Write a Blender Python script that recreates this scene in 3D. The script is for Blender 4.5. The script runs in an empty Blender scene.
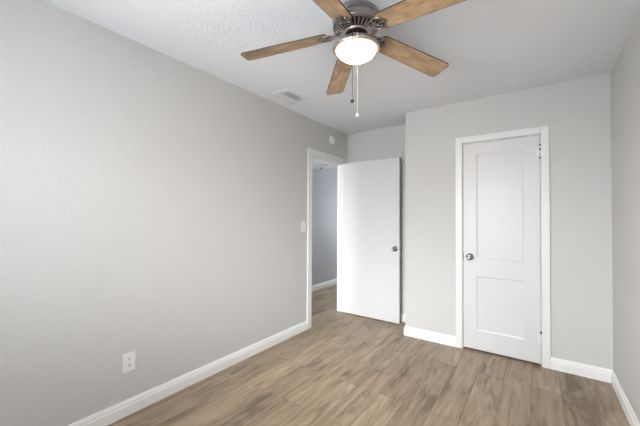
import bpy, bmesh, math, random
from mathutils import Vector, Matrix

scene = bpy.context.scene
COL = scene.collection
PI = math.pi
rnd = random.Random(7)

# ------------------------------------------------------------------ camera
LENS_PX = 306.93
F = Vector((-0.57899362, 0.81518768, 0.01534399))
R = Vector((0.81531714, 0.57899439, 0.00484353))
U = Vector((0.0049357, -0.01531459, 0.99987054))
CAM = Vector((2.16821, 0.0, 1.27771))
cd = bpy.data.cameras.new('camera')
cd.sensor_fit = 'HORIZONTAL'; cd.sensor_width = 36.0
cd.lens = LENS_PX * 36.0 / 640.0
cd.clip_start = 0.02; cd.clip_end = 100
camera = bpy.data.objects.new('camera', cd); COL.objects.link(camera)
m = Matrix((R, U, -F)).transposed().to_4x4(); m.translation = CAM
camera.matrix_world = m
scene.camera = camera

# ------------------------------------------------------------------ world, lights, exposure
W = bpy.data.worlds.new('daylight'); scene.world = W; W.use_nodes = True
bg = W.node_tree.nodes['Background']
bg.inputs[0].default_value = (0.90, 0.95, 1.0, 1); bg.inputs[1].default_value = 5.0

def area(name, loc, rot, sx, sy, power, color, spread=PI):
    l = bpy.data.lights.new(name, 'AREA'); l.shape = 'RECTANGLE'; l.size = sx; l.size_y = sy
    l.energy = power; l.color = color; l.spread = spread
    o = bpy.data.objects.new(name, l); COL.objects.link(o)
    o.location = loc; o.rotation_euler = rot
    return o
# room dimensions (metres)
H = 2.44; D = 3.2972; WX = 2.6416; XA = 0.98; YA = 3.706; Y0 = -0.35
HX = -1.03; HEND = 6.4; HBEG = 1.6
# window openings: wall behind the camera, and one added at the hall end (x0,x1,z0,z1)
WB = (0.40, 1.90, 0.85, 2.10)
WH = (-0.95, -0.22, 0.7, 2.0)
# panels just outside each window: aimed sky light, plus added ceiling and hall fill
def aimed(name, loc, target, sx, sy, power, color):
    q = (Vector(target) - Vector(loc)).to_track_quat('-Z', 'Y').to_euler()
    return area(name, loc, q, sx, sy, power, color)
POWER = dict(world=8.3, rear_low=13.8, rear_lowl=16.0, rear_mid=6.0, rear_ceiling_fill=15.0, lamp=70.0, hall=46, hall_near=1.6)
bxc = (WB[0]+WB[1])/2
bg.inputs[1].default_value = POWER['world']
def pitched(name, loc, yaw, pitch, sx, sy, power, color, spread):
    d = Vector((math.cos(yaw)*math.cos(pitch), math.sin(yaw)*math.cos(pitch), math.sin(pitch)))
    return area(name, loc, d.to_track_quat('-Z', 'Y').to_euler(), sx, sy, power, color, math.radians(spread))
pitched('horizon_behind', (bxc-.35, Y0-0.55, 1.70), PI/2-math.radians(26), math.radians(-16), 1.3, 1.4, POWER['rear_low'], (0.92, 0.965, 1.0), 50)
pitched('horizon_behind_left', (bxc+.35, Y0-0.55, 1.70), PI/2+math.radians(15), math.radians(-18), 1.3, 1.4, POWER['rear_lowl'], (0.92, 0.965, 1.0), 50)
pitched('low_sky_behind', (bxc+.1, Y0-0.55, 1.95), PI/2+math.radians(7), math.radians(-24), 1.3, 1.2, POWER['rear_mid'], (0.92, 0.965, 1.0), 36)
pitched('ceiling_fill_behind', (bxc, Y0-0.55, 1.20), PI/2, math.radians(9), 1.6, 1.2, POWER['rear_ceiling_fill'], (0.95, 0.975, 1.0), 90)  # upward panel added to brighten the ceiling, stands in for ground bounce
aimed('hall_fill_far', ((WH[0]+WH[1])/2, HEND+0.4, 1.6), (-.6, 4, 1.0), 0.9, 1.5, POWER['hall'], (0.88, 0.95, 1.0))  # fill light added beyond the far end to brighten the hall

# fill light added for the hall soffit, shining through an invented near opening
pitched('hall_fill_near', (-.50, HBEG-0.5, 0.9), PI/2+math.radians(14), math.radians(16), 0.8, 1.5, POWER['hall_near'], (0.95, 0.98, 1.0), 70)
vs = scene.view_settings
vs.view_transform = 'Standard'; vs.look = 'None'; vs.gamma = 1.0; vs.use_curve_mapping = False
vs.exposure = 0.06

# ------------------------------------------------------------------ materials
def new_mat(name):
    mt = bpy.data.materials.new(name); mt.use_nodes = True
    nt = mt.node_tree; b = nt.nodes['Principled BSDF']
    return mt, nt, b
def plain(name, col, rough=0.5, metal=0.0, noise=0.0, nscale=20):
    mt, nt, b = new_mat(name)
    b.inputs['Base Color'].default_value = (*col, 1); b.inputs['Roughness'].default_value = rough
    b.inputs['Metallic'].default_value = metal
    if noise:
        n = nt.nodes.new('ShaderNodeTexNoise'); n.inputs['Scale'].default_value = nscale
        tc = nt.nodes.new('ShaderNodeTexCoord'); nt.links.new(tc.outputs['Object'], n.inputs['Vector'])
        cr = nt.nodes.new('ShaderNodeMapRange')
        cr.inputs['To Min'].default_value = rough - noise; cr.inputs['To Max'].default_value = rough + noise
        nt.links.new(n.outputs['Fac'], cr.inputs['Value']); nt.links.new(cr.outputs['Result'], b.inputs['Roughness'])
    return mt
def textured(name, col, rough, scale, dist, detail=3, lo=0.4, hi=0.62):
    """painted plaster with a sprayed texture"""
    mt, nt, b = new_mat(name)
    b.inputs['Base Color'].default_value = (*col, 1); b.inputs['Roughness'].default_value = rough
    b.inputs['Specular IOR Level'].default_value = 0.3
    tc = nt.nodes.new('ShaderNodeTexCoord')
    n = nt.nodes.new('ShaderNodeTexNoise'); n.inputs['Scale'].default_value = scale; n.inputs['Detail'].default_value = detail
    nt.links.new(tc.outputs['Object'], n.inputs['Vector'])
    mr = nt.nodes.new('ShaderNodeMapRange'); mr.interpolation_type = 'SMOOTHSTEP'
    mr.inputs['From Min'].default_value = lo; mr.inputs['From Max'].default_value = hi
    nt.links.new(n.outputs['Fac'], mr.inputs['Value'])
    bp = nt.nodes.new('ShaderNodeBump'); bp.inputs['Strength'].default_value = 1.0; bp.inputs['Distance'].default_value = dist
    nt.links.new(mr.outputs['Result'], bp.inputs['Height']); nt.links.new(bp.outputs['Normal'], b.inputs['Normal'])
    return mt
M = {}
M['wall'] = textured('wall_paint', (0.572, 0.565, 0.554), 0.6, 85, 0.00055)
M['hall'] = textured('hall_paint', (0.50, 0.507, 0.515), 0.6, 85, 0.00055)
M['ceiling'] = textured('ceiling_paint', (0.79, 0.80, 0.825), 0.8, 55, 0.0007, 4)
M['trim'] = plain('trim_paint', (0.75, 0.748, 0.745), 0.35, 0, 0.05, 8)
M['baseboard'] = plain('baseboard_paint', (0.81, 0.81, 0.81), 0.35, 0, 0.05, 8)
M['door'] = plain('door_paint', (0.66, 0.655, 0.66), 0.38, 0, 0.05, 6)
M['plastic'] = plain('white_plastic', (0.78, 0.77, 0.75), 0.4)
M['slot'] = plain('dark_slot', (0.03, 0.03, 0.03), 0.6)
M['nickel'] = plain('brushed_nickel', (0.40, 0.385, 0.38), 0.30, 1.0)
M['knob'] = plain('satin_knob_metal', (0.30, 0.29, 0.285), 0.18, 1.0)
M['pewter'] = plain('antique_pewter', (0.36, 0.315, 0.29), 0.3, 1.0)
M['darkmetal'] = plain('dark_bronze', (0.05, 0.04, 0.036), 0.45, 0.8)
M['fitter'] = plain('nickel_fitter', (0.62, 0.56, 0.53), 0.36, 1.0)
M['bracket_plate'] = plain('bracket_plate_metal', (0.13, 0.11, 0.10), 0.45, 0.9)
M['darkchain'] = plain('dark_chain_metal', (0.10, 0.09, 0.085), 0.4, 0.8)
M['edge'] = plain('dark_blade_edge', (0.07, 0.045, 0.03), 0.5)
M['brass'] = plain('old_brass', (0.35, 0.27, 0.14), 0.4, 1.0)
M['strip'] = plain('metal_strike', (0.04, 0.038, 0.035), 0.5, 0.3)
M['whitebead'] = plain('white_bead', (0.80, 0.78, 0.74), 0.4)
M['vent'] = plain('vent_enamel', (0.70, 0.70, 0.715), 0.5)
M['duct'] = plain('duct_inside', (0.70, 0.70, 0.71), 0.7)
M['dark'] = plain('closet_inside', (0.3, 0.3, 0.3), 0.8)

def floor_mat():
    mt, nt, b = new_mat('oak_vinyl_plank'); N = nt.nodes.new; L = nt.links.new
    tc = N('ShaderNodeTexCoord'); sp = N('ShaderNodeSeparateXYZ'); L(tc.outputs['Object'], sp.inputs[0])
    cb = N('ShaderNodeCombineXYZ'); L(sp.outputs['Y'], cb.inputs['X']); L(sp.outputs['X'], cb.inputs['Y'])
    mp = N('ShaderNodeMapping'); mp.inputs['Location'].default_value = (0.35, 0.04, 0); L(cb.outputs[0], mp.inputs['Vector'])
    def brick(c1, c2, mortar):
        br = N('ShaderNodeTexBrick'); br.offset = 0.37; br.offset_frequency = 2; br.squash = 1.0
        br.inputs['Scale'].default_value = 1.0; br.inputs['Brick Width'].default_value = 1.22
        br.inputs['Row Height'].default_value = 0.18; br.inputs['Mortar Size'].default_value = 0.0019
        br.inputs['Mortar Smooth'].default_value = 0.3; br.inputs['Bias'].default_value = 0.0
        br.inputs['Color1'].default_value = c1; br.inputs['Color2'].default_value = c2; br.inputs['Mortar'].default_value = mortar
        L(mp.outputs[0], br.inputs['Vector']); return br
    br = brick((0,0,0,1), (1,1,1,1), (0.5,0.5,0.5,1))
    val = N('ShaderNodeRGBToBW'); L(br.outputs['Color'], val.inputs[0])
    # shift the grain per plank
    mul = N('ShaderNodeMath'); mul.operation = 'MULTIPLY'; mul.inputs[1].default_value = 37.0; L(val.outputs[0], mul.inputs[0])
    off = N('ShaderNodeCombineXYZ'); L(mul.outputs[0], off.inputs['X']); L(mul.outputs[0], off.inputs['Z'])
    add = N('ShaderNodeVectorMath'); add.operation = 'ADD'; L(mp.outputs[0], add.inputs[0]); L(off.outputs[0], add.inputs[1])
    def grain(sx, sy, scale, detail, dist, rough=0.55):
        g = N('ShaderNodeMapping'); g.inputs['Scale'].default_value = (sx, sy, 1); L(add.outputs[0], g.inputs['Vector'])
        n = N('ShaderNodeTexNoise'); n.inputs['Scale'].default_value = scale; n.inputs['Detail'].default_value = detail
        n.inputs['Distortion'].default_value = dist; n.inputs['Roughness'].default_value = rough
        L(g.outputs[0], n.inputs['Vector']); return n
    g1 = grain(1.0, 8.0, 2.2, 7, 0.9, 0.6)    # long streaks
    g2 = grain(2.0, 60.0, 3.0, 4, 0.2)        # fine pores
    g3 = grain(1.3, 5.2, 2.0, 5, 0.5, 0.6)    # broad dark figures
    r1 = N('ShaderNodeValToRGB'); L(g1.outputs['Fac'], r1.inputs['Fac'])
    e = r1.color_ramp.elements
    e[0].position = 0.27; e[0].color = (0.215, 0.155, 0.102, 1)
    e[1].position = 0.72; e[1].color = (0.415, 0.322, 0.228, 1)
    k = e.new(0.5); k.color = (0.325, 0.245, 0.168, 1)
    # broad figure darkening
    r3 = N('ShaderNodeMapRange'); r3.interpolation_type = 'SMOOTHSTEP'
    r3.inputs['From Min'].default_value = 0.30; r3.inputs['From Max'].default_value = 0.50
    r3.inputs['To Min'].default_value = 0.56; r3.inputs['To Max'].default_value = 1.0; L(g3.outputs['Fac'], r3.inputs['Value'])
    r2 = N('ShaderNodeMapRange'); r2.inputs['From Min'].default_value = 0.3; r2.inputs['From Max'].default_value = 0.7
    r2.inputs['To Min'].default_value = 0.88; r2.inputs['To Max'].default_value = 1.12; L(g2.outputs['Fac'], r2.inputs['Value'])
    rp = N('ShaderNodeMapRange'); rp.inputs['To Min'].default_value = 0.85; rp.inputs['To Max'].default_value = 1.15; L(val.outputs[0], rp.inputs['Value'])
    m1 = N('ShaderNodeMath'); m1.operation = 'MULTIPLY'; L(r3.outputs[0], m1.inputs[0]); L(r2.outputs[0], m1.inputs[1])
    # cathedral rings of the oak
    gw = N('ShaderNodeMapping'); gw.inputs['Scale'].default_value = (0.42, 1.0, 1); L(add.outputs[0], gw.inputs['Vector'])
    wv = N('ShaderNodeTexWave'); wv.wave_type = 'BANDS'; wv.bands_direction = 'Y'; wv.inputs['Scale'].default_value = 6.0
    wv.inputs['Distortion'].default_value = 7.0; wv.inputs['Detail'].default_value = 3.0; wv.inputs['Detail Scale'].default_value = 0.9; wv.inputs['Detail Roughness'].default_value = 0.6
    L(gw.outputs[0], wv.inputs['Vector'])
    rw = N('ShaderNodeMapRange'); rw.inputs['To Min'].default_value = 0.93; rw.inputs['To Max'].default_value = 1.04; L(wv.outputs['Fac'], rw.inputs['Value'])
    mw = N('ShaderNodeMath'); mw.operation = 'MULTIPLY'; L(m1.outputs[0], mw.inputs[0]); L(rw.outputs[0], mw.inputs[1])
    m2 = N('ShaderNodeMath'); m2.operation = 'MULTIPLY'; L(mw.outputs[0], m2.inputs[0]); L(rp.outputs[0], m2.inputs[1])
    seam = N('ShaderNodeMapRange'); seam.inputs['To Min'].default_value = 1.0; seam.inputs['To Max'].default_value = 0.50; L(br.outputs['Fac'], seam.inputs['Value'])
    m3 = N('ShaderNodeMath'); m3.operation = 'MULTIPLY'; L(m2.outputs[0], m3.inputs[0]); L(seam.outputs[0], m3.inputs[1])
    mx = N('ShaderNodeVectorMath'); mx.operation = 'SCALE'; L(r1.outputs['Color'], mx.inputs[0]); L(m3.outputs[0], mx.inputs['Scale'])
    L(mx.outputs[0], b.inputs['Base Color'])
    b.inputs['Roughness'].default_value = 0.42; b.inputs['Specular IOR Level'].default_value = 0.35
    bp = N('ShaderNodeBump'); bp.inputs['Strength'].default_value = 0.25; bp.inputs['Distance'].default_value = 0.001
    L(m3.outputs[0], bp.inputs['Height']); L(bp.outputs['Normal'], b.inputs['Normal'])
    return mt
M['floor'] = floor_mat()

def blade_mat():
    mt, nt, b = new_mat('pale_oak_blade'); N = nt.nodes.new; L = nt.links.new
    tc = N('ShaderNodeTexCoord'); oi = N('ShaderNodeObjectInfo')
    mul = N('ShaderNodeMath'); mul.operation = 'MULTIPLY'; mul.inputs[1].default_value = 23.0; L(oi.outputs['Random'], mul.inputs[0])
    off = N('ShaderNodeCombineXYZ'); L(mul.outputs[0], off.inputs['X']); L(mul.outputs[0], off.inputs['Y'])
    add = N('ShaderNodeVectorMath'); add.operation = 'ADD'; L(tc.outputs['Object'], add.inputs[0]); L(off.outputs[0], add.inputs[1])
    mp = N('ShaderNodeMapping'); mp.inputs['Scale'].default_value = (4.0, 11.0, 1); L(add.outputs[0], mp.inputs['Vector'])
    n = N('ShaderNodeTexNoise'); n.inputs['Scale'].default_value = 1.6; n.inputs['Detail'].default_value = 6; n.inputs['Distortion'].default_value = 1.4
    L(mp.outputs[0], n.inputs['Vector'])
    r = N('ShaderNodeValToRGB'); L(n.outputs['Fac'], r.inputs['Fac']); e = r.color_ramp.elements
    e[0].position = 0.28; e[0].color = (0.225, 0.145, 0.088, 1)
    e[1].position = 0.72; e[1].color = (0.500, 0.365, 0.235, 1)
    k = e.new(0.5); k.color = (0.415, 0.270, 0.150, 1)
    L(r.outputs['Color'], b.inputs['Base Color']); b.inputs['Roughness'].default_value = 0.4
    return mt
M['blade'] = blade_mat()

def glow_mat():
    """frosted bowl: the bulbs sit low in it, so it gives off most at the bottom and little at the rim"""
    mt, nt, b = new_mat('lit_frosted_glass'); N = nt.nodes.new; L = nt.links.new
    b.inputs['Base Color'].default_value = (0.9, 0.88, 0.82, 1); b.inputs['Roughness'].default_value = 0.35
    b.inputs['Emission Color'].default_value = (1.0, 0.77, 0.46, 1)
    tc = N('ShaderNodeTexCoord'); sp = N('ShaderNodeSeparateXYZ'); L(tc.outputs['Object'], sp.inputs[0])
    mr = N('ShaderNodeMapRange'); mr.interpolation_type = 'SMOOTHSTEP'
    mr.inputs['From Min'].default_value = -0.206; mr.inputs['From Max'].default_value = -0.248
    mr.inputs['To Min'].default_value = 1.0; mr.inputs['To Max'].default_value = POWER['lamp']
    L(sp.outputs['Z'], mr.inputs['Value']); L(mr.outputs[0], b.inputs['Emission Strength'])
    return mt
M['glow'] = glow_mat()

def pane_mat():
    mt = bpy.data.materials.new('window_glass'); mt.use_nodes = True; nt = mt.node_tree
    nt.nodes.clear(); N = nt.nodes.new
    o = N('ShaderNodeOutputMaterial'); mx = N('ShaderNodeMixShader'); t = N('ShaderNodeBsdfTransparent'); g = N('ShaderNodeBsdfGlossy')
    g.inputs['Roughness'].default_value = 0.02; mx.inputs[0].default_value = 0.06
    nt.links.new(t.outputs[0], mx.inputs[1]); nt.links.new(g.outputs[0], mx.inputs[2]); nt.links.new(mx.outputs[0], o.inputs[0])
    return mt
M['pane'] = pane_mat()

# ------------------------------------------------------------------ mesh helpers
def box(bm, x0, x1, y0, y1, z0, z1, bevel=0.0, seg=2):
    t = bmesh.new()
    bmesh.ops.create_cube(t, size=1.0)
    for v in t.verts:
        v.co = Vector((x0 + (v.co.x+.5)*(x1-x0), y0 + (v.co.y+.5)*(y1-y0), z0 + (v.co.z+.5)*(z1-z0)))
    if bevel:
        bmesh.ops.bevel(t, geom=t.edges[:], offset=bevel, segments=seg, affect='EDGES', profile=0.6)
    merge(bm, t)
def merge(bm, t, mtx=None, mi=None):
    me = bpy.data.meshes.new('tmp')
    if mi is not None:
        for f in t.faces: f.material_index = mi
    t.to_mesh(me); t.free()
    if mtx: me.transform(mtx)
    bm.from_mesh(me); bpy.data.meshes.remove(me)
def lathe(bm, prof, n=48, mtx=None, mi=None):
    """prof: list of (r, z); r = 0 makes a pole"""
    t = bmesh.new(); rings = []
    for r, z in prof:
        if r < 1e-6: rings.append([t.verts.new((0, 0, z))])
        else: rings.append([t.verts.new((r*math.cos(2*PI*i/n), r*math.sin(2*PI*i/n), z)) for i in range(n)])
    for a, b in zip(rings, rings[1:]):
        for i in range(n):
            j = (i+1) % n
            if len(a) == 1 and len(b) == 1: continue
            if len(a) == 1: t.faces.new((a[0], b[i], b[j]))
            elif len(b) == 1: t.faces.new((a[i], a[j], b[0]))
            else: t.faces.new((a[i], a[j], b[j], b[i]))
    for f in t.faces: f.smooth = True
    bmesh.ops.recalc_face_normals(t, faces=t.faces[:])
    merge(bm, t, mtx, mi)
def prism(bm, pts, z0, z1, bevel=0.0, mtx=None, mi=None):
    t = bmesh.new()
    lo = [t.verts.new((x, y, z0)) for x, y in pts]; hi = [t.verts.new((x, y, z1)) for x, y in pts]
    t.faces.new(lo[::-1]); t.faces.new(hi); n = len(pts)
    for i in range(n):
        j = (i+1) % n; t.faces.new((lo[i], lo[j], hi[j], hi[i]))
    bmesh.ops.recalc_face_normals(t, faces=t.faces[:])
    if bevel:
        bmesh.ops.bevel(t, geom=[e for e in t.edges if abs(e.verts[0].co.z-e.verts[1].co.z) < 1e-6], offset=bevel, segments=2, affect='EDGES')
    merge(bm, t, mtx, mi)
def tube(bm, pts, rad, n=10, mi=None):
    pts = [Vector(p) for p in pts]; t = bmesh.new(); rings = []
    rads = rad if isinstance(rad, (list, tuple)) else [rad]*len(pts)
    prev = None
    for i, p in enumerate(pts):
        d = (pts[min(i+1, len(pts)-1)] - pts[max(i-1, 0)]).normalized()
        a = prev if prev is not None else (Vector((0, 0, 1)) if abs(d.z) < .9 else Vector((1, 0, 0)))
        u = (a - d*a.dot(d)).normalized(); v = d.cross(u); prev = u
        rings.append([t.verts.new(p + (u*math.cos(2*PI*k/n) + v*math.sin(2*PI*k/n))*rads[i]) for k in range(n)])
    for a, b in zip(rings, rings[1:]):
        for k in range(n): t.faces.new((a[k], a[(k+1) % n], b[(k+1) % n], b[k]))
    t.faces.new(rings[0][::-1]); t.faces.new(rings[-1])
    for f in t.faces: f.smooth = True
    bmesh.ops.recalc_face_normals(t, faces=t.faces[:])
    merge(bm, t, None, mi)
def profile_run(bm, prof, a, b, out):
    """extrude a moulding profile (distance off the wall, height) along the floor line a->b; out = direction off the wall;
    a and b are the two ends given for the wall line; each may carry a mitre factor (+1 longer at the face, -1 shorter)"""
    (ax, ay, ma), (bx, by, mb) = a, b
    d = Vector((bx-ax, by-ay, 0)).normalized(); o = Vector((out[0], out[1], 0))
    t = bmesh.new()
    A = [t.verts.new(Vector((ax, ay, z)) + o*q - d*q*ma) for q, z in prof]
    B = [t.verts.new(Vector((bx, by, z)) + o*q + d*q*mb) for q, z in prof]
    n = len(prof)
    for i in range(n):
        j = (i+1) % n; t.faces.new((A[i], A[j], B[j], B[i]))
    t.faces.new(A[::-1]); t.faces.new(B)
    bmesh.ops.recalc_face_normals(t, faces=t.faces[:])
    merge(bm, t)
def obj(name, bm, mats, parent=None, loc=None, smooth=False, flat_angle=None):
    me = bpy.data.meshes.new(name)
    if smooth:
        for f in bm.faces: f.smooth = True
    if loc is not None:                       # put the origin at loc (mesh given in the parent's / world space)
        bmesh.ops.translate(bm, vec=-Vector(loc), verts=bm.verts[:])
    bm.to_mesh(me); bm.free()
    for mt in (mats if isinstance(mats, (list, tuple)) else [mats]): me.materials.append(mt)
    if flat_angle: me.set_sharp_from_angle(angle=math.radians(flat_angle))
    o = bpy.data.objects.new(name, me); COL.objects.link(o)
    if loc is not None: o.location = loc
    if parent: o.parent = parent
    return o
def B(): return bmesh.new()
def struct(o, label=None, cat=None):
    o['kind'] = 'structure'
    if label: o['label'] = label
    if cat: o['category'] = cat
    return o
def tag(o, label, cat, group=None):
    o['label'] = label; o['category'] = cat
    if group: o['group'] = group
    return o
def thing(name, label, cat, loc, rot=(0, 0, 0), group=None):
    o = bpy.data.objects.new(name, None); COL.objects.link(o); o.empty_display_size = .1
    o.location = loc; o.rotation_euler = rot
    return tag(o, label, cat, group)

# ------------------------------------------------------------------ room shell
TW = 0.088
bm = B(); box(bm, HX-0.12, WX+0.12, Y0-0.12, HEND+0.12, -0.12, 0)
struct(obj('floor', bm, M['floor']), 'grey-brown oak plank floor running through the room and hall', 'floor')
bm = B(); box(bm, -TW, WX+0.12, Y0-0.12, YA+0.12, H, H+0.12)
struct(obj('ceiling', bm, M['ceiling']), 'white textured ceiling above the bedroom', 'ceiling')

# left wall with the doorway
DY0, DY1, DZ = 2.872, 3.605, 2.015
bm = B()
box(bm, -TW, 0, Y0, DY0, 0, H); box(bm, -TW, 0, DY1, YA+0.10, 0, H); box(bm, -TW, 0, DY0, DY1, DZ, H)
struct(obj('wall_left', bm, M['wall']), 'long pale grey wall with the open doorway', 'wall')
# alcove behind the open door
bm = B(); box(bm, 0, XA+0.10, YA, YA+0.10, 0, H)
struct(obj('wall_alcove', bm, M['wall']), 'pale grey wall behind the open slab door', 'wall')
bm = B(); box(bm, XA, XA+0.10, D+0.10, YA, 0, H)
struct(obj('wall_alcove_return', bm, M['wall']), 'short grey wall beside the edge of the open slab door', 'wall')
# closet wall with its door opening
CX0, CX1, CZ = 1.557, 2.192, 2.022
bm = B()
box(bm, XA, CX0, D, D+0.10, 0, H); box(bm, CX1, WX, D, D+0.10, 0, H); box(bm, CX0, CX1, D, D+0.10, CZ, H)
struct(obj('wall_back', bm, M['wall']), 'pale grey wall holding the panelled closet door', 'wall')
bm = B()
box(bm, XA+0.10, WX, YA, YA+0.10, 0, H)
struct(obj('wall_closet', bm, M['dark']))
# right wall, and the wall behind the camera with its window
bm = B(); box(bm, WX, WX+0.12, Y0-0.12, YA+0.10, 0, H)
struct(obj('wall_right', bm, M['wall']), 'pale grey wall that meets the closet wall in the corner', 'wall')
bm = B(); x0, x1, z0, z1 = WB
box(bm, -TW, x0, Y0-0.12, Y0, 0, H); box(bm, x1, WX, Y0-0.12, Y0, 0, H)
box(bm, x0, x1, Y0-0.12, Y0, 0, z0); box(bm, x0, x1, Y0-0.12, Y0, z1, H)
struct(obj('wall_front', bm, M['wall']))
# hall beyond the doorway
bm = B(); box(bm, HX-0.12, HX, HBEG-0.12, HEND, 0, H)
struct(obj('wall_hall', bm, M['hall']), 'blue-grey hall wall seen through the open doorway', 'wall')
bm = B(); x0, x1 = HX+.12, -TW-.12
box(bm, HX, x0, HBEG-0.12, HBEG, 0, H); box(bm, x1, -TW, HBEG-0.12, HBEG, 0, H); box(bm, x0, x1, HBEG-0.12, HBEG, 2.03, H)  # opening invented to let the near hall fill through
struct(obj('wall_hall_near', bm, M['hall']))
bm = B(); box(bm, -TW, 0, YA+0.10, HEND, 0, H)
struct(obj('wall_hall_side', bm, M['hall']))
bm = B(); x0, x1, z0, z1 = WH
box(bm, HX-0.12, x0, HEND, HEND+0.12, 0, H); box(bm, x1, 0, HEND, HEND+0.12, 0, H)
box(bm, x0, x1, HEND, HEND+0.12, 0, z0); box(bm, x0, x1, HEND, HEND+0.12, z1, H)
struct(obj('wall_hall_end', bm, M['hall']))
bm = B(); box(bm, HX-0.12, -TW, HBEG-0.12, HEND+0.12, H, H+0.12)
struct(obj('ceiling_hall', bm, M['ceiling']))
SOF, SOFY = 2.14, 4.375
bm = B(); box(bm, HX, -TW, HBEG, SOFY, SOF, H)
struct(obj('ceiling_soffit', bm, M['ceiling']), 'low white hall ceiling seen through the top of the doorway', 'ceiling')

def window(name, axis, a0, a1, z0, z1, face, depth):
    """a double-hung window filling an opening; axis 'x' runs along x in a y-wall, 'y' along y in an x-wall; face..face+depth is the wall"""
    def bx(bm, p0, p1, q0, q1, r0, r1, bev=0.0):
        if axis == 'x': box(bm, p0, p1, q0, q1, r0, r1, bev)
        else: box(bm, q0, q1, p0, p1, r0, r1, bev)
    f0, f1 = min(face, face+depth), max(face, face+depth); c = (f0+f1)/2
    e = 0.0008
    bm = B()
    for p in ((a0+e, a0+.035), (a1-.035, a1-e)): bx(bm, *p, c-.04, c+.04, z0+e, z1-e)
    bx(bm, a0+.035, a1-.035, c-.04, c+.04, z0+e, z0+.035); bx(bm, a0+.035, a1-.035, c-.04, c+.04, z1-.035, z1-e)
    w = struct(obj(name, bm, M['trim']))
    zm = (z0+z1)/2; n = 0.04
    for (s0, s1, dc) in ((z0+.036, zm+.02, -0.012), (zm-.02, z1-.036, 0.014)):
        bm = B()
        for p in ((a0+.036, a0+.036+n), (a1-.036-n, a1-.036)): bx(bm, *p, c+dc-.012, c+dc+.012, s0, s1)
        bx(bm, a0+.036+n, a1-.036-n, c+dc-.012, c+dc+.012, s0, s0+n); bx(bm, a0+.036+n, a1-.036-n, c+dc-.012, c+dc+.012, s1-n, s1)
        s = obj('sash', bm, M['trim'], w)
        bm = B(); bx(bm, a0+.036+n, a1-.036-n, c+dc-.002, c+dc+.002, s0+n, s1-n)
        obj('pane', bm, M['pane'], s)
    return w
window('window_1', 'x', *WB, Y0, -0.12)
window('added_hall_window', 'x', *WH, HEND, 0.12)  # unseen window, added to let the far hall fill in

# ------------------------------------------------------------------ mouldings
BT, BH = 0.014, 0.099
PROF = [(0, 0), (BT, 0), (BT, BH-.034), (BT-.004, BH-.030), (BT-.004, BH-.024), (BT-.002, BH-.020), (BT-.006, BH-.010), (BT-.0075, BH-.003), (BT-.0095, BH), (0, BH)]
def base(name, label, *runs):
    bm = B()
    for r in runs: profile_run(bm, PROF, *r)
    return struct(obj(name, bm, M['baseboard']), label, 'baseboard')
CW, CT = 0.075, 0.016
base('baseboard_left', 'white baseboard along the long wall up to the doorway', ((0, Y0, -1), (0, DY0-CW, 0), (1, 0)))
base('baseboard_alcove', 'white baseboard behind the open slab door', ((0, YA, 0), (XA, YA, -1), (0, -1)), ((XA, YA, -1), (XA, D, 1), (-1, 0)))
CCW = 0.060
base('baseboard_back', 'white baseboard between the alcove corner and the closet door', ((XA, D, 1), (CX0-CCW, D, 0), (0, -1)))
base('baseboard_back.001', 'short white baseboard between the closet door and the corner', ((CX1+CCW, D, 0), (WX, D, -1), (0, -1)))
base('baseboard_right', 'white baseboard along the wall at right of the closet', ((WX, D, -1), (WX, Y0, -1), (-1, 0)))
base('baseboard_front', None, ((0, Y0, -1), (WX, Y0, -1), (0, 1)))
base('baseboard_hall', 'white baseboard in the hall beyond the doorway', ((HX, HBEG, 0), (HX, HEND, 0), (1, 0)))

# doorway casing and jamb (doorway in the left wall)
bm = B()
for y0_, y1_ in ((DY0-CW, DY0), (DY1, DY1+CW)): box(bm, 0, CT, y0_, y1_, 0, DZ+CW-.008, .004)
box(bm, 0, CT, DY0+.0, DY1, DZ, DZ+CW-.008, .004)
struct(obj('trim_1', bm, M['trim']), 'white casing around the open doorway', 'door casing')
bm = B(); J = 0.004
box(bm, -TW-.001, 0.001, DY0, DY0+J, 0, DZ-J); box(bm, -TW-.001, 0.001, DY1-J, DY1, 0, DZ-J); box(bm, -TW-.001, 0.001, DY0, DY1, DZ-J, DZ)
# door stops
box(bm, -TW, -.036, DY0+J, DY0+J+.011, 0, DZ-J-.011, .002); box(bm, -TW, -.036, DY1-J-.011, DY1-J, 0, DZ-J-.011, .002); box(bm, -TW, -.036, DY0+J, DY1-J, DZ-J-.011, DZ-J, .002)
struct(obj('trim_2', bm, M['trim']), 'white jamb lining inside the open doorway', 'door jamb')
bm = B()
for y0_, y1_ in ((DY0-CW, DY0-.006), (DY1+.006, DY1+CW)): box(bm, -TW-CT, -TW, y0_, y1_, 0, DZ+CW-.008, .004)
box(bm, -TW-CT, -TW, DY0-.006, DY1+.006, DZ+.006, DZ+CW-.008, .004)
struct(obj('trim_3', bm, M['trim']))
# closet casing and jamb
bm = B()
for x0_, x1_ in ((CX0-CCW, CX0), (CX1, CX1+CCW)): box(bm, x0_, x1_, D-CT, D, 0, CZ+CCW, .004)
box(bm, CX0, CX1, D-CT, D, CZ, CZ+CCW, .004)
struct(obj('trim_4', bm, M['trim']), 'white casing around the closed closet door', 'door casing')
bm = B()
box(bm, CX0, CX0+J, D-.001, D+.10, 0, CZ-J); box(bm, CX1-J, CX1, D-.001, D+.10, 0, CZ-J); box(bm, CX0, CX1, D-.001, D+.10, CZ-J, CZ)
box(bm, CX0+J, CX0+J+.012, D+.046, D+.075, 0, CZ-J); box(bm, CX1-J-.012, CX1-J, D+.046, D+.075, 0, CZ-J); box(bm, CX0+J, CX1-J, D+.046, D+.075, CZ-J-.012, CZ-J)
struct(obj('trim_5', bm, M['trim']))

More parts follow.
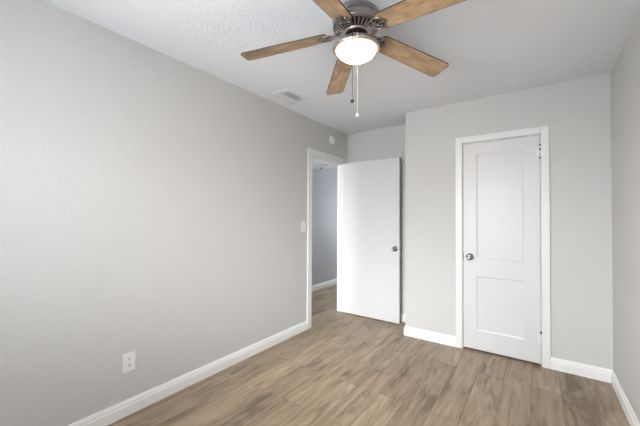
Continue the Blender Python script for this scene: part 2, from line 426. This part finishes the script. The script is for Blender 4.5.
# ------------------------------------------------------------------ doors
def knob_bm(bm, mtx, r=0.027):
    lathe(bm, [(0, 0), (.032, 0), (.033, .003), (.030, .007), (.022, .010), (.013, .012), (.0115, .016), (.0115, .026),
               (.016, .031), (.022, .035), (r, .043), (r+.001, .050), (r-.002, .057), (r-.008, .0625), (.012, .0645), (.0105, .063), (0, .063)], 32, mtx)
# open slab door: hinged at the far jamb, swung in front of the alcove
L0, L1, LY0, LY1 = 0.024, 0.808, 3.565, 3.600
bm = B(); box(bm, L0, L1, LY0, LY1, 0.011, 2.011, .0025)
d1 = struct(obj('door_1', bm, M['door'], loc=(L0, LY1, 0.011)), 'plain white slab door standing open before the alcove', 'door')
def child(o, par):
    o.parent = par; o.matrix_parent_inverse = Matrix.Translation(-par.location); return o
KX, KZ = 0.757, 0.905
bm = B(); knob_bm(bm, Matrix.Translation((KX, LY0, KZ)) @ Matrix.Rotation(PI/2, 4, 'X')); child(obj('door_knob', bm, M['knob'], loc=(KX, LY0, KZ)), d1)
bm = B(); knob_bm(bm, Matrix.Translation((KX, LY1, KZ)) @ Matrix.Rotation(-PI/2, 4, 'X')); child(obj('door_knob', bm, M['knob'], loc=(KX, LY1, KZ)), d1)
bm = B(); box(bm, L1-.0005, L1+.0015, (LY0+LY1)/2-.012, (LY0+LY1)/2+.012, KZ-.03, KZ+.03); box(bm, L1, L1+.009, (LY0+LY1)/2-.007, (LY0+LY1)/2+.007, KZ-.009, KZ+.009, .002)
child(obj('latch', bm, M['knob'], loc=(L1, LY0, KZ)), d1)
for z in (0.2, 1.0, 1.8):
    bm = B(); tube(bm, [(.0205, LY0+.03, z-.045), (.0205, LY0+.03, z+.045)], .0055, 10)
    box(bm, .021, L0+.0005, LY1-.033, LY1-.0, z-.044, z+.044)
    child(obj('hinge', bm, M['trim'], loc=(.02, LY1, z)), d1)

# closet door with two recessed panels
G = .0035
X0, X1, Z0, Z1 = CX0+J+G, CX1-J-G, 0.018, CZ-J-G
YF, YB = D+.006, D+.041
PX0, PX1 = 1.679, 2.067
PAN = [(0.198, 0.722), (0.884, 1.905)]
bm = B()
box(bm, X0, PX0, YF, YB, Z0, Z1); box(bm, PX1, X1, YF, YB, Z0, Z1)
zs = [Z0, PAN[0][0], PAN[0][1], PAN[1][0], PAN[1][1], Z1]
for i in (0, 2, 4): box(bm, PX0, PX1, YF, YB, zs[i], zs[i+1])
d2 = struct(obj('door_2', bm, M['door'], loc=(X1, YF, Z0)), 'closed white closet door with two recessed panels', 'door')
for a, b_ in PAN:
    bm = B(); t = bmesh.new()
    def ring(i, y): return [t.verts.new((x, y, z)) for x, z in ((PX0+i, a+i), (PX1-i, a+i), (PX1-i, b_-i), (PX0+i, b_-i))]
    rings = [ring(0, YF+.0005), ring(.003, YF+.0015), ring(.010, YF+.0055), ring(.014, YF+.0065)]
    for p_, q_ in zip(rings, rings[1:]):
        for k in range(4): t.faces.new((p_[k], p_[(k+1) % 4], q_[(k+1) % 4], q_[k]))
    t.faces.new(rings[-1]); bk = ring(0, YB-.004); t.faces.new(bk[::-1])
    for k in range(4): t.faces.new((rings[0][k], bk[k], bk[(k+1) % 4], rings[0][(k+1) % 4]))
    bmesh.ops.recalc_face_normals(t, faces=t.faces[:]); merge(bm, t)
    child(obj('door_panel', bm, M['door'], loc=(PX0, YF, a)), d2)
bm = B(); knob_bm(bm, Matrix.Translation((1.624, YF, .905)) @ Matrix.Rotation(PI/2, 4, 'X')); child(obj('door_knob', bm, M['knob'], loc=(1.624, YF, .905)), d2)
bm = B(); box(bm, X0-G, X0+.0012, YF-.0015, YF+.03, .868, .943); child(obj('latch', bm, M['strip'], loc=(X0, YF, .905)), d2)
for z in (1.868, 0.232):
    bm = B(); hx = X1+G/2
    tube(bm, [(hx, YF-.009, z-.052), (hx, YF-.009, z+.052)], .0065, 12)
    for s in (-1, 1): lathe(bm, [(0, -.008), (.004, -.006), (.0075, 0), (.004, .006), (0, .008)], 12, Matrix.Translation((hx, YF-.009, z+s*.057)))
    box(bm, hx-.024, hx+.004, YF-.0035, YF+.0005, z-.046, z+.046)
    h = child(obj('hinge', bm, M['trim'], loc=(hx, YF, z)), d2)
    bm = B()
    for q in ((-.056, .0070), (.018, .0068), (.056, .0070)) if z > 1 else ((.058, .0085),):
        lathe(bm, [(0, -.007), (q[1], -.006), (q[1]+.0008, 0), (q[1], .006), (0, .007)], 12, Matrix.Translation((hx, YF-.0095, z+q[0])))
    pin = obj('hinge_pin', bm, M['strip'], loc=(hx, YF, z)); pin.parent = h; pin.matrix_parent_inverse = Matrix.Translation(-Vector((hx, YF, z)))

# ------------------------------------------------------------------ ceiling fan
FX, FY = 1.3265, 1.535
fan = thing('ceiling_fan', 'five-blade flush-mount ceiling fan with lit frosted bowl and oak blades', 'ceiling fan', (FX, FY, H))
def T(z): return z - H          # heights below the ceiling, in the fan's own space
bm = B(); lathe(bm, [(0, 0), (.118, 0), (.124, -.004), (.124, T(2.418)), (.120, T(2.414)), (.120, T(2.410))], 64); 
obj('canopy', bm, M['nickel'], fan, flat_angle=35)
bm = B(); lathe(bm, [(.110, T(2.411)), (.128, T(2.411)), (.134, T(2.407)), (.135, T(2.402)), (.131, T(2.399)), (.131, T(2.396)), (.135, T(2.393)), (.135, T(2.378)),
                     (.132, T(2.375)), (.132, T(2.372)), (.134, T(2.369)), (.131, T(2.362)), (.124, T(2.357)), (.118, T(2.355)), (.100, T(2.355))], 72)
obj('motor_housing', bm, M['nickel'], fan, flat_angle=30)
# vented underside: dark cone with radial ribs
bm = B()
lathe(bm, [(.090, T(2.356)), (.117, T(2.356)), (.114, T(2.350)), (.072, T(2.334)), (.050, T(2.334))], 64)
obj('vent_cone', bm, M['darkmetal'], fan)
bm = B(); nr = 30
for i in range(nr):
    a = 2*PI*(i+.5)/nr; t = bmesh.new()
    box(t, .070, .119, -.0040, .0040, -.004, .004, .0012)
    merge(bm, t, Matrix.Rotation(a, 4, 'Z') @ Matrix.Translation((0, 0, T(2.3385))) @ Matrix.Translation((.095, 0, .002)) @ Matrix.Rotation(-math.atan2(.017, .043), 4, 'Y') @ Matrix.Translation((-.095, 0, .0015)))
lathe(bm, [(.058, T(2.335)), (.074, T(2.335)), (.075, T(2.330)), (.070, T(2.326)), (.056, T(2.326))], 64)
obj('vent_ribs', bm, M['fitter'], fan)
bm = B(); lathe(bm, [(.040, T(2.330)), (.062, T(2.330)), (.062, T(2.322)), (.044, T(2.318)), (.040, T(2.296)), (.042, T(2.292)), (.030, T(2.290))], 48)
obj('switch_housing', bm, M['darkmetal'], fan, flat_angle=40)
# light kit
bm = B(); lathe(bm, [(.030, T(2.296)), (.046, T(2.296)), (.052, T(2.290)), (.060, T(2.288)), (.085, T(2.283)), (.108, T(2.273)), (.124, T(2.260)), (.1315, T(2.247)),
                     (.133, T(2.240)), (.1315, T(2.233)), (.126, T(2.229)), (.117, T(2.229)), (.1125, T(2.234)), (.112, T(2.240))], 72)
lk = obj('light_fitter', bm, M['fitter'], fan, flat_angle=50)
bm = B(); pr = [(.111, T(2.240))]
for i in range(13):
    a = PI/2*i/12; pr.append((.111*math.cos(a) if i < 12 else 0, T(2.234) - .056*math.sin(a)))
lathe(bm, pr, 64); obj('glass_bowl', bm, M['glow'], fan)
# blades and their brackets
NB, TH, DROOP, PITCH = 5, math.radians(132.79), 0.1297, math.radians(-11.84)
RT, RW, RB = .676, .069, .156        # tip radius, half width, root radius
def rounded(pts_):                      # (x, y, radius) corners -> outline
    out = []; n = len(pts_)
    for i, (x, y, r) in enumerate(pts_):
        p = Vector((x, y)); a = Vector(pts_[i-1][:2]); c = Vector(pts_[(i+1) % n][:2])
        u = (a-p).normalized(); v = (c-p).normalized(); h = u.angle(v)/2; k = r/math.tan(h); cc = p + (u+v).normalized()*(r/math.sin(h))
        s = p+u*k-cc; e = p+v*k-cc; a0 = math.atan2(s.y, s.x); da = math.atan2(e.y, e.x)-a0
        da = (da+PI) % (2*PI)-PI
        for q in range(9): out.append((cc.x+r*math.cos(a0+da*q/8), cc.y+r*math.sin(a0+da*q/8)))
    return out
bm = B()
outl = rounded([(RB-RT, -.058, .030), (-RT/2+.29, -RW, .30), (0, -RW, .022), (0, RW, .022), (-RT/2+.29, RW, .30), (RB-RT, .058, .030)])
prism(bm, outl, -.003, .003, .0)
low = [f for f in bm.faces if f.normal.z < -.9]
bmesh.ops.inset_region(bm, faces=low, thickness=.0028, depth=0)
for f in bm.faces: f.material_index = 0 if f in low else 1
blade_me = obj('fan_blade', bm, [M['blade'], M['edge']], fan)
# bracket: scrolled arm below the flywheel and an openwork leaf screwed under the blade root (x = radius from the tip)
bm = B()
def bz(p0, p1, p2, p3, n=12):
    return [tuple((1-t)**3*a + 3*(1-t)**2*t*b + 3*(1-t)*t*t*c + t**3*d for a, b, c, d in zip(p0, p1, p2, p3)) for t in [i/n for i in range(n+1)]]
x = lambda s: s - RT
zb = -.0070
for sgn in (-1, 1):
    tube(bm, bz((x(.066), sgn*.010, .012), (x(.09), sgn*.010, .004), (x(.100), sgn*.034, -.008), (x(.132), sgn*.030, zb)), .0036, 8)
    tube(bm, bz((x(.132), sgn*.030, zb), (x(.146), sgn*.046, zb), (x(.178), sgn*.042, zb), (x(.192), sgn*.020, zb)), .0042, 8)
    tube(bm, bz((x(.192), sgn*.020, zb), (x(.198), sgn*.012, zb), (x(.204), sgn*.005, zb), (x(.208), 0, zb)), .0038, 8)
    tube(bm, bz((x(.132), sgn*.030, zb), (x(.124), sgn*.008, zb), (x(.148), sgn*.004, zb), (x(.156), sgn*.020, zb), 14), .0032, 8)
    tube(bm, bz((x(.156), sgn*.020, zb), (x(.162), sgn*.034, zb), (x(.176), sgn*.028, zb), (x(.176), sgn*.013, zb), 10), .0030, 8)
tube(bm, bz((x(.066), 0, .012), (x(.10), 0, .0), (x(.118), 0, -.009), (x(.146), 0, zb)), .0050, 8)
tube(bm, [(x(.146), 0, zb), (x(.206), 0, zb)], .0036, 8)
for sx, sy in ((.166, -.030), (.166, .030), (.190, 0)):
    lathe(bm, [(0, -.0115), (.004, -.011), (.0062, -.0085), (.0062, -.0050), (0, -.0050)], 14, Matrix.Translation((x(sx), sy, 0)))
prism(bm, [(x(.056), -.014), (x(.078), -.018), (x(.082), 0), (x(.078), .018), (x(.056), .014)], .008, .0155, .001)
nf = len(bm.faces)
pl = [(x(.132), -.028), (x(.146), -.041), (x(.170), -.040), (x(.190), -.022), (x(.208), 0), (x(.190), .022), (x(.170), .040), (x(.146), .041), (x(.132), .028), (x(.126), 0)]
prism(bm, pl, -.0056, -.0032, .0006)
bm.faces.ensure_lookup_table()
for f in bm.faces[nf:]: f.material_index = 1
brk = obj('blade_bracket', bm, [M['pewter'], M['bracket_plate']], fan)
ZT = 2.2566
for k in range(NB):
    a = TH + k*2*PI/NB
    ax = Vector((math.cos(a), math.sin(a), 0)); n_ = Vector((-math.sin(a), math.cos(a), 0))
    xa = (ax - Vector((0, 0, DROOP))).normalized()
    ya = (n_*math.cos(PITCH) + Vector((0, 0, math.sin(PITCH))))
    ya = (ya - xa*ya.dot(xa)).normalized(); za = xa.cross(ya)
    mt_ = Matrix((xa, ya, za)).transposed().to_4x4(); mt_.translation = ax*RT + Vector((-.0058, -.0041, T(ZT)))
    for src in (blade_me, brk):
        o = src if k == 0 else src.copy()
        if k: COL.objects.link(o)
        o.parent = fan; o.matrix_local = mt_
# pull chains
def pull_chain(dx, dy, zbot, bead, fob, fobmat, chmat, lab):
    bm = B(); ztop = T(2.252); n = int((ztop - zbot)/.0042)
    t0 = bmesh.new(); bmesh.ops.create_uvsphere(t0, u_segments=6, v_segments=4, radius=bead)
    for f in t0.faces: f.smooth = True
    me = bpy.data.meshes.new('bead'); t0.to_mesh(me); t0.free()
    for i in range(n):
        me2 = me.copy(); me2.transform(Matrix.Translation((dx, dy, ztop - i*.0042))); bm.from_mesh(me2); bpy.data.meshes.remove(me2)
    r_ = math.hypot(dx, dy); u_ = Vector((dx/r_, dy/r_, 0))
    tube(bm, [u_*.126 + Vector((0, 0, T(2.255))), u_*(.134) + Vector((0, 0, T(2.256))), Vector((dx, dy, T(2.250)))], .0022, 8)
    tube(bm, [(dx, dy, ztop), (dx, dy, zbot)], bead*.45, 6)
    c = obj('pull_chain', bm, chmat, fan, loc=(dx, dy, ztop)); c['label'] = lab
    bm = B(); lathe(bm, [(0, zbot+fob*1.25), (fob*.3, zbot+fob*1.15), (fob*.75, zbot+fob*.72), (fob, zbot), (fob*.75, zbot-fob*.75), (0, zbot-fob)], 20, Matrix.Translation((dx, dy, 0)))
    f = obj('chain_fob', bm, fobmat, loc=(dx, dy, zbot)); f.parent = c; f.matrix_parent_inverse = Matrix.Translation(-Vector((dx, dy, ztop)))
pull_chain(0.0485, -0.1300, T(1.892), .0022, .0105, M['slot'], M['darkchain'], 'short dark bead chain with a black fob')
pull_chain(0.0720, -0.1180, T(1.8145), .0019, .0085, M['whitebead'], M['whitebead'], 'longer white bead chain with a white fob')

# ------------------------------------------------------------------ ceiling vent
VX0, VX1, VY0, VY1 = 0.115, 0.345, 2.068, 2.372
v = thing('ceiling_vent', 'white louvred air vent on the ceiling close to the long wall', 'vent', ((VX0+VX1)/2, (VY0+VY1)/2, H))
hx, hy = (VX1-VX0)/2, (VY1-VY0)/2
bm = B(); t = bmesh.new()
def vr(i, z): return [t.verts.new(p) for p in ((-hx+i, -hy+i, z), (hx-i, -hy+i, z), (hx-i, hy-i, z), (-hx+i, hy-i, z))]
rs = [vr(0, 0), vr(0, -.003), vr(.006, -.006), vr(.030, -.010), vr(.034, -.006), vr(.034, 0)]
for p_, q_ in zip(rs, rs[1:]):
    for k in range(4): t.faces.new((p_[k], p_[(k+1) % 4], q_[(k+1) % 4], q_[k]))
bmesh.ops.recalc_face_normals(t, faces=t.faces[:]); merge(bm, t)
obj('vent_frame', bm, M['vent'], v)
bm = B(); box(bm, -hx+.034, hx-.034, -hy+.034, hy-.034, -.002, -.0005); obj('duct_backing', bm, M['duct'], v)
ns = 9
for i in range(ns):
    cx_ = -hx+.034 + (2*hx-.068)*(i+.5)/ns
    bm = B(); t = bmesh.new(); box(t, -.0092, .0092, -hy+.034, hy-.034, -.0008, .0008)
    merge(bm, t, Matrix.Translation((cx_, 0, -.0085)) @ Matrix.Rotation(math.radians(14 if i >= ns//2 else -14), 4, 'Y'))
    obj('louver', bm, M['vent'], v)

# ------------------------------------------------------------------ small fittings on the left wall
s = thing('smoke_detector', 'round white smoke detector high on the wall over the doorway', 'smoke detector', (0, 3.301, 2.281), (0, PI/2, 0))
bm = B(); lathe(bm, [(0, 0), (.056, 0), (.056, .007), (.052, .010)], 40); obj('mounting_ring', bm, M['plastic'], s)
bm = B(); lathe(bm, [(.052, .010), (.053, .011), (.053, .017), (.046, .024), (.030, .027), (.028, .025), (.018, .025), (.016, .027), (0, .027)], 40); obj('cover', bm, M['plastic'], s, flat_angle=40)
bm = B(); lathe(bm, [(0, .0265), (.007, .0265), (.006, .029), (0, .0295)], 16, Matrix.Translation((.0, .0, 0))); obj('test_button', bm, M['vent'], s)

sw = thing('light_switch', 'white toggle light switch beside the doorway casing', 'light switch', (0, 2.724, 1.175))
bm = B(); box(bm, 0, .006, -.037, .037, -.059, .059, .0025); obj('wall_plate', bm, M['plastic'], sw)
bm = B(); box(bm, .0055, .0068, -.006, .006, -.013, .013); t = bmesh.new(); box(t, 0, .016, -.0045, .0045, -.005, .005, .0015); merge(bm, t, Matrix.Translation((.005, 0, .002)) @ Matrix.Rotation(-.5, 4, 'Y')); obj('toggle', bm, M['plastic'], sw)
for z in (-.03, .03):
    bm = B(); lathe(bm, [(0, 0), (.0035, 0), (.003, .0012), (0, .0015)], 12, Matrix.Translation((.006, 0, z)) @ Matrix.Rotation(PI/2, 4, 'Y')); obj('screw', bm, M['vent'], sw)

ot = thing('wall_outlet', 'white duplex wall outlet low on the long grey wall', 'outlet', (0, 0.920, 0.339))
bm = B(); box(bm, 0, .0065, -.0375, .0375, -.062, .062, .0025); obj('wall_plate', bm, M['plastic'], ot)
for z in (-.0215, .0215):
    bm = B()
    pts = [(.0165*math.cos(2*PI*i/24), max(-.0125, min(.0125, .0165*math.sin(2*PI*i/24)))) for i in range(24)]
    prism(bm, pts, 0, .0025, .0005, Matrix.Translation((.006, 0, z)) @ Matrix.Rotation(PI/2, 4, 'Z') @ Matrix.Rotation(PI/2, 4, 'X'))
    so = obj('socket', bm, M['plastic'], ot)
    bm = B()
    box(bm, .0083, .0089, -.0075, -.0055, z-.002, z+.007); box(bm, .0083, .0089, .0055, .0075, z-.002, z+.007)
    lathe(bm, [(0, 0), (.0025, 0), (.0025, .0006), (0, .0006)], 10, Matrix.Translation((.0083, 0, z-.007)) @ Matrix.Rotation(PI/2, 4, 'Y'))
    obj('slots', bm, M['slot'], so)
bm = B(); lathe(bm, [(0, 0), (.0035, 0), (.003, .0012), (0, .0015)], 12, Matrix.Translation((.0065, 0, 0)) @ Matrix.Rotation(PI/2, 4, 'Y')); obj('screw', bm, M['vent'], ot)

# hall ceiling light
hl = thing('hall_ceiling_light', 'small white dome light with dark finial on the hall ceiling', 'ceiling light', (-.715, 4.10, SOF))
bm = B(); lathe(bm, [(0, 0), (.115, 0), (.118, -.008), (.112, -.012)], 40); obj('light_base', bm, M['trim'], hl)
bm = B(); lathe(bm, [(.110, -.012), (.106, -.020), (.085, -.034), (.050, -.043), (.010, -.046), (0, -.046)], 40); obj('glass_dome', bm, M['plastic'], hl)
bm = B(); lathe(bm, [(0, -.045), (.018, -.046), (.020, -.050), (.010, -.056), (.011, -.062), (.006, -.070), (0, -.071)], 20); obj('finial', bm, M['darkmetal'], hl)
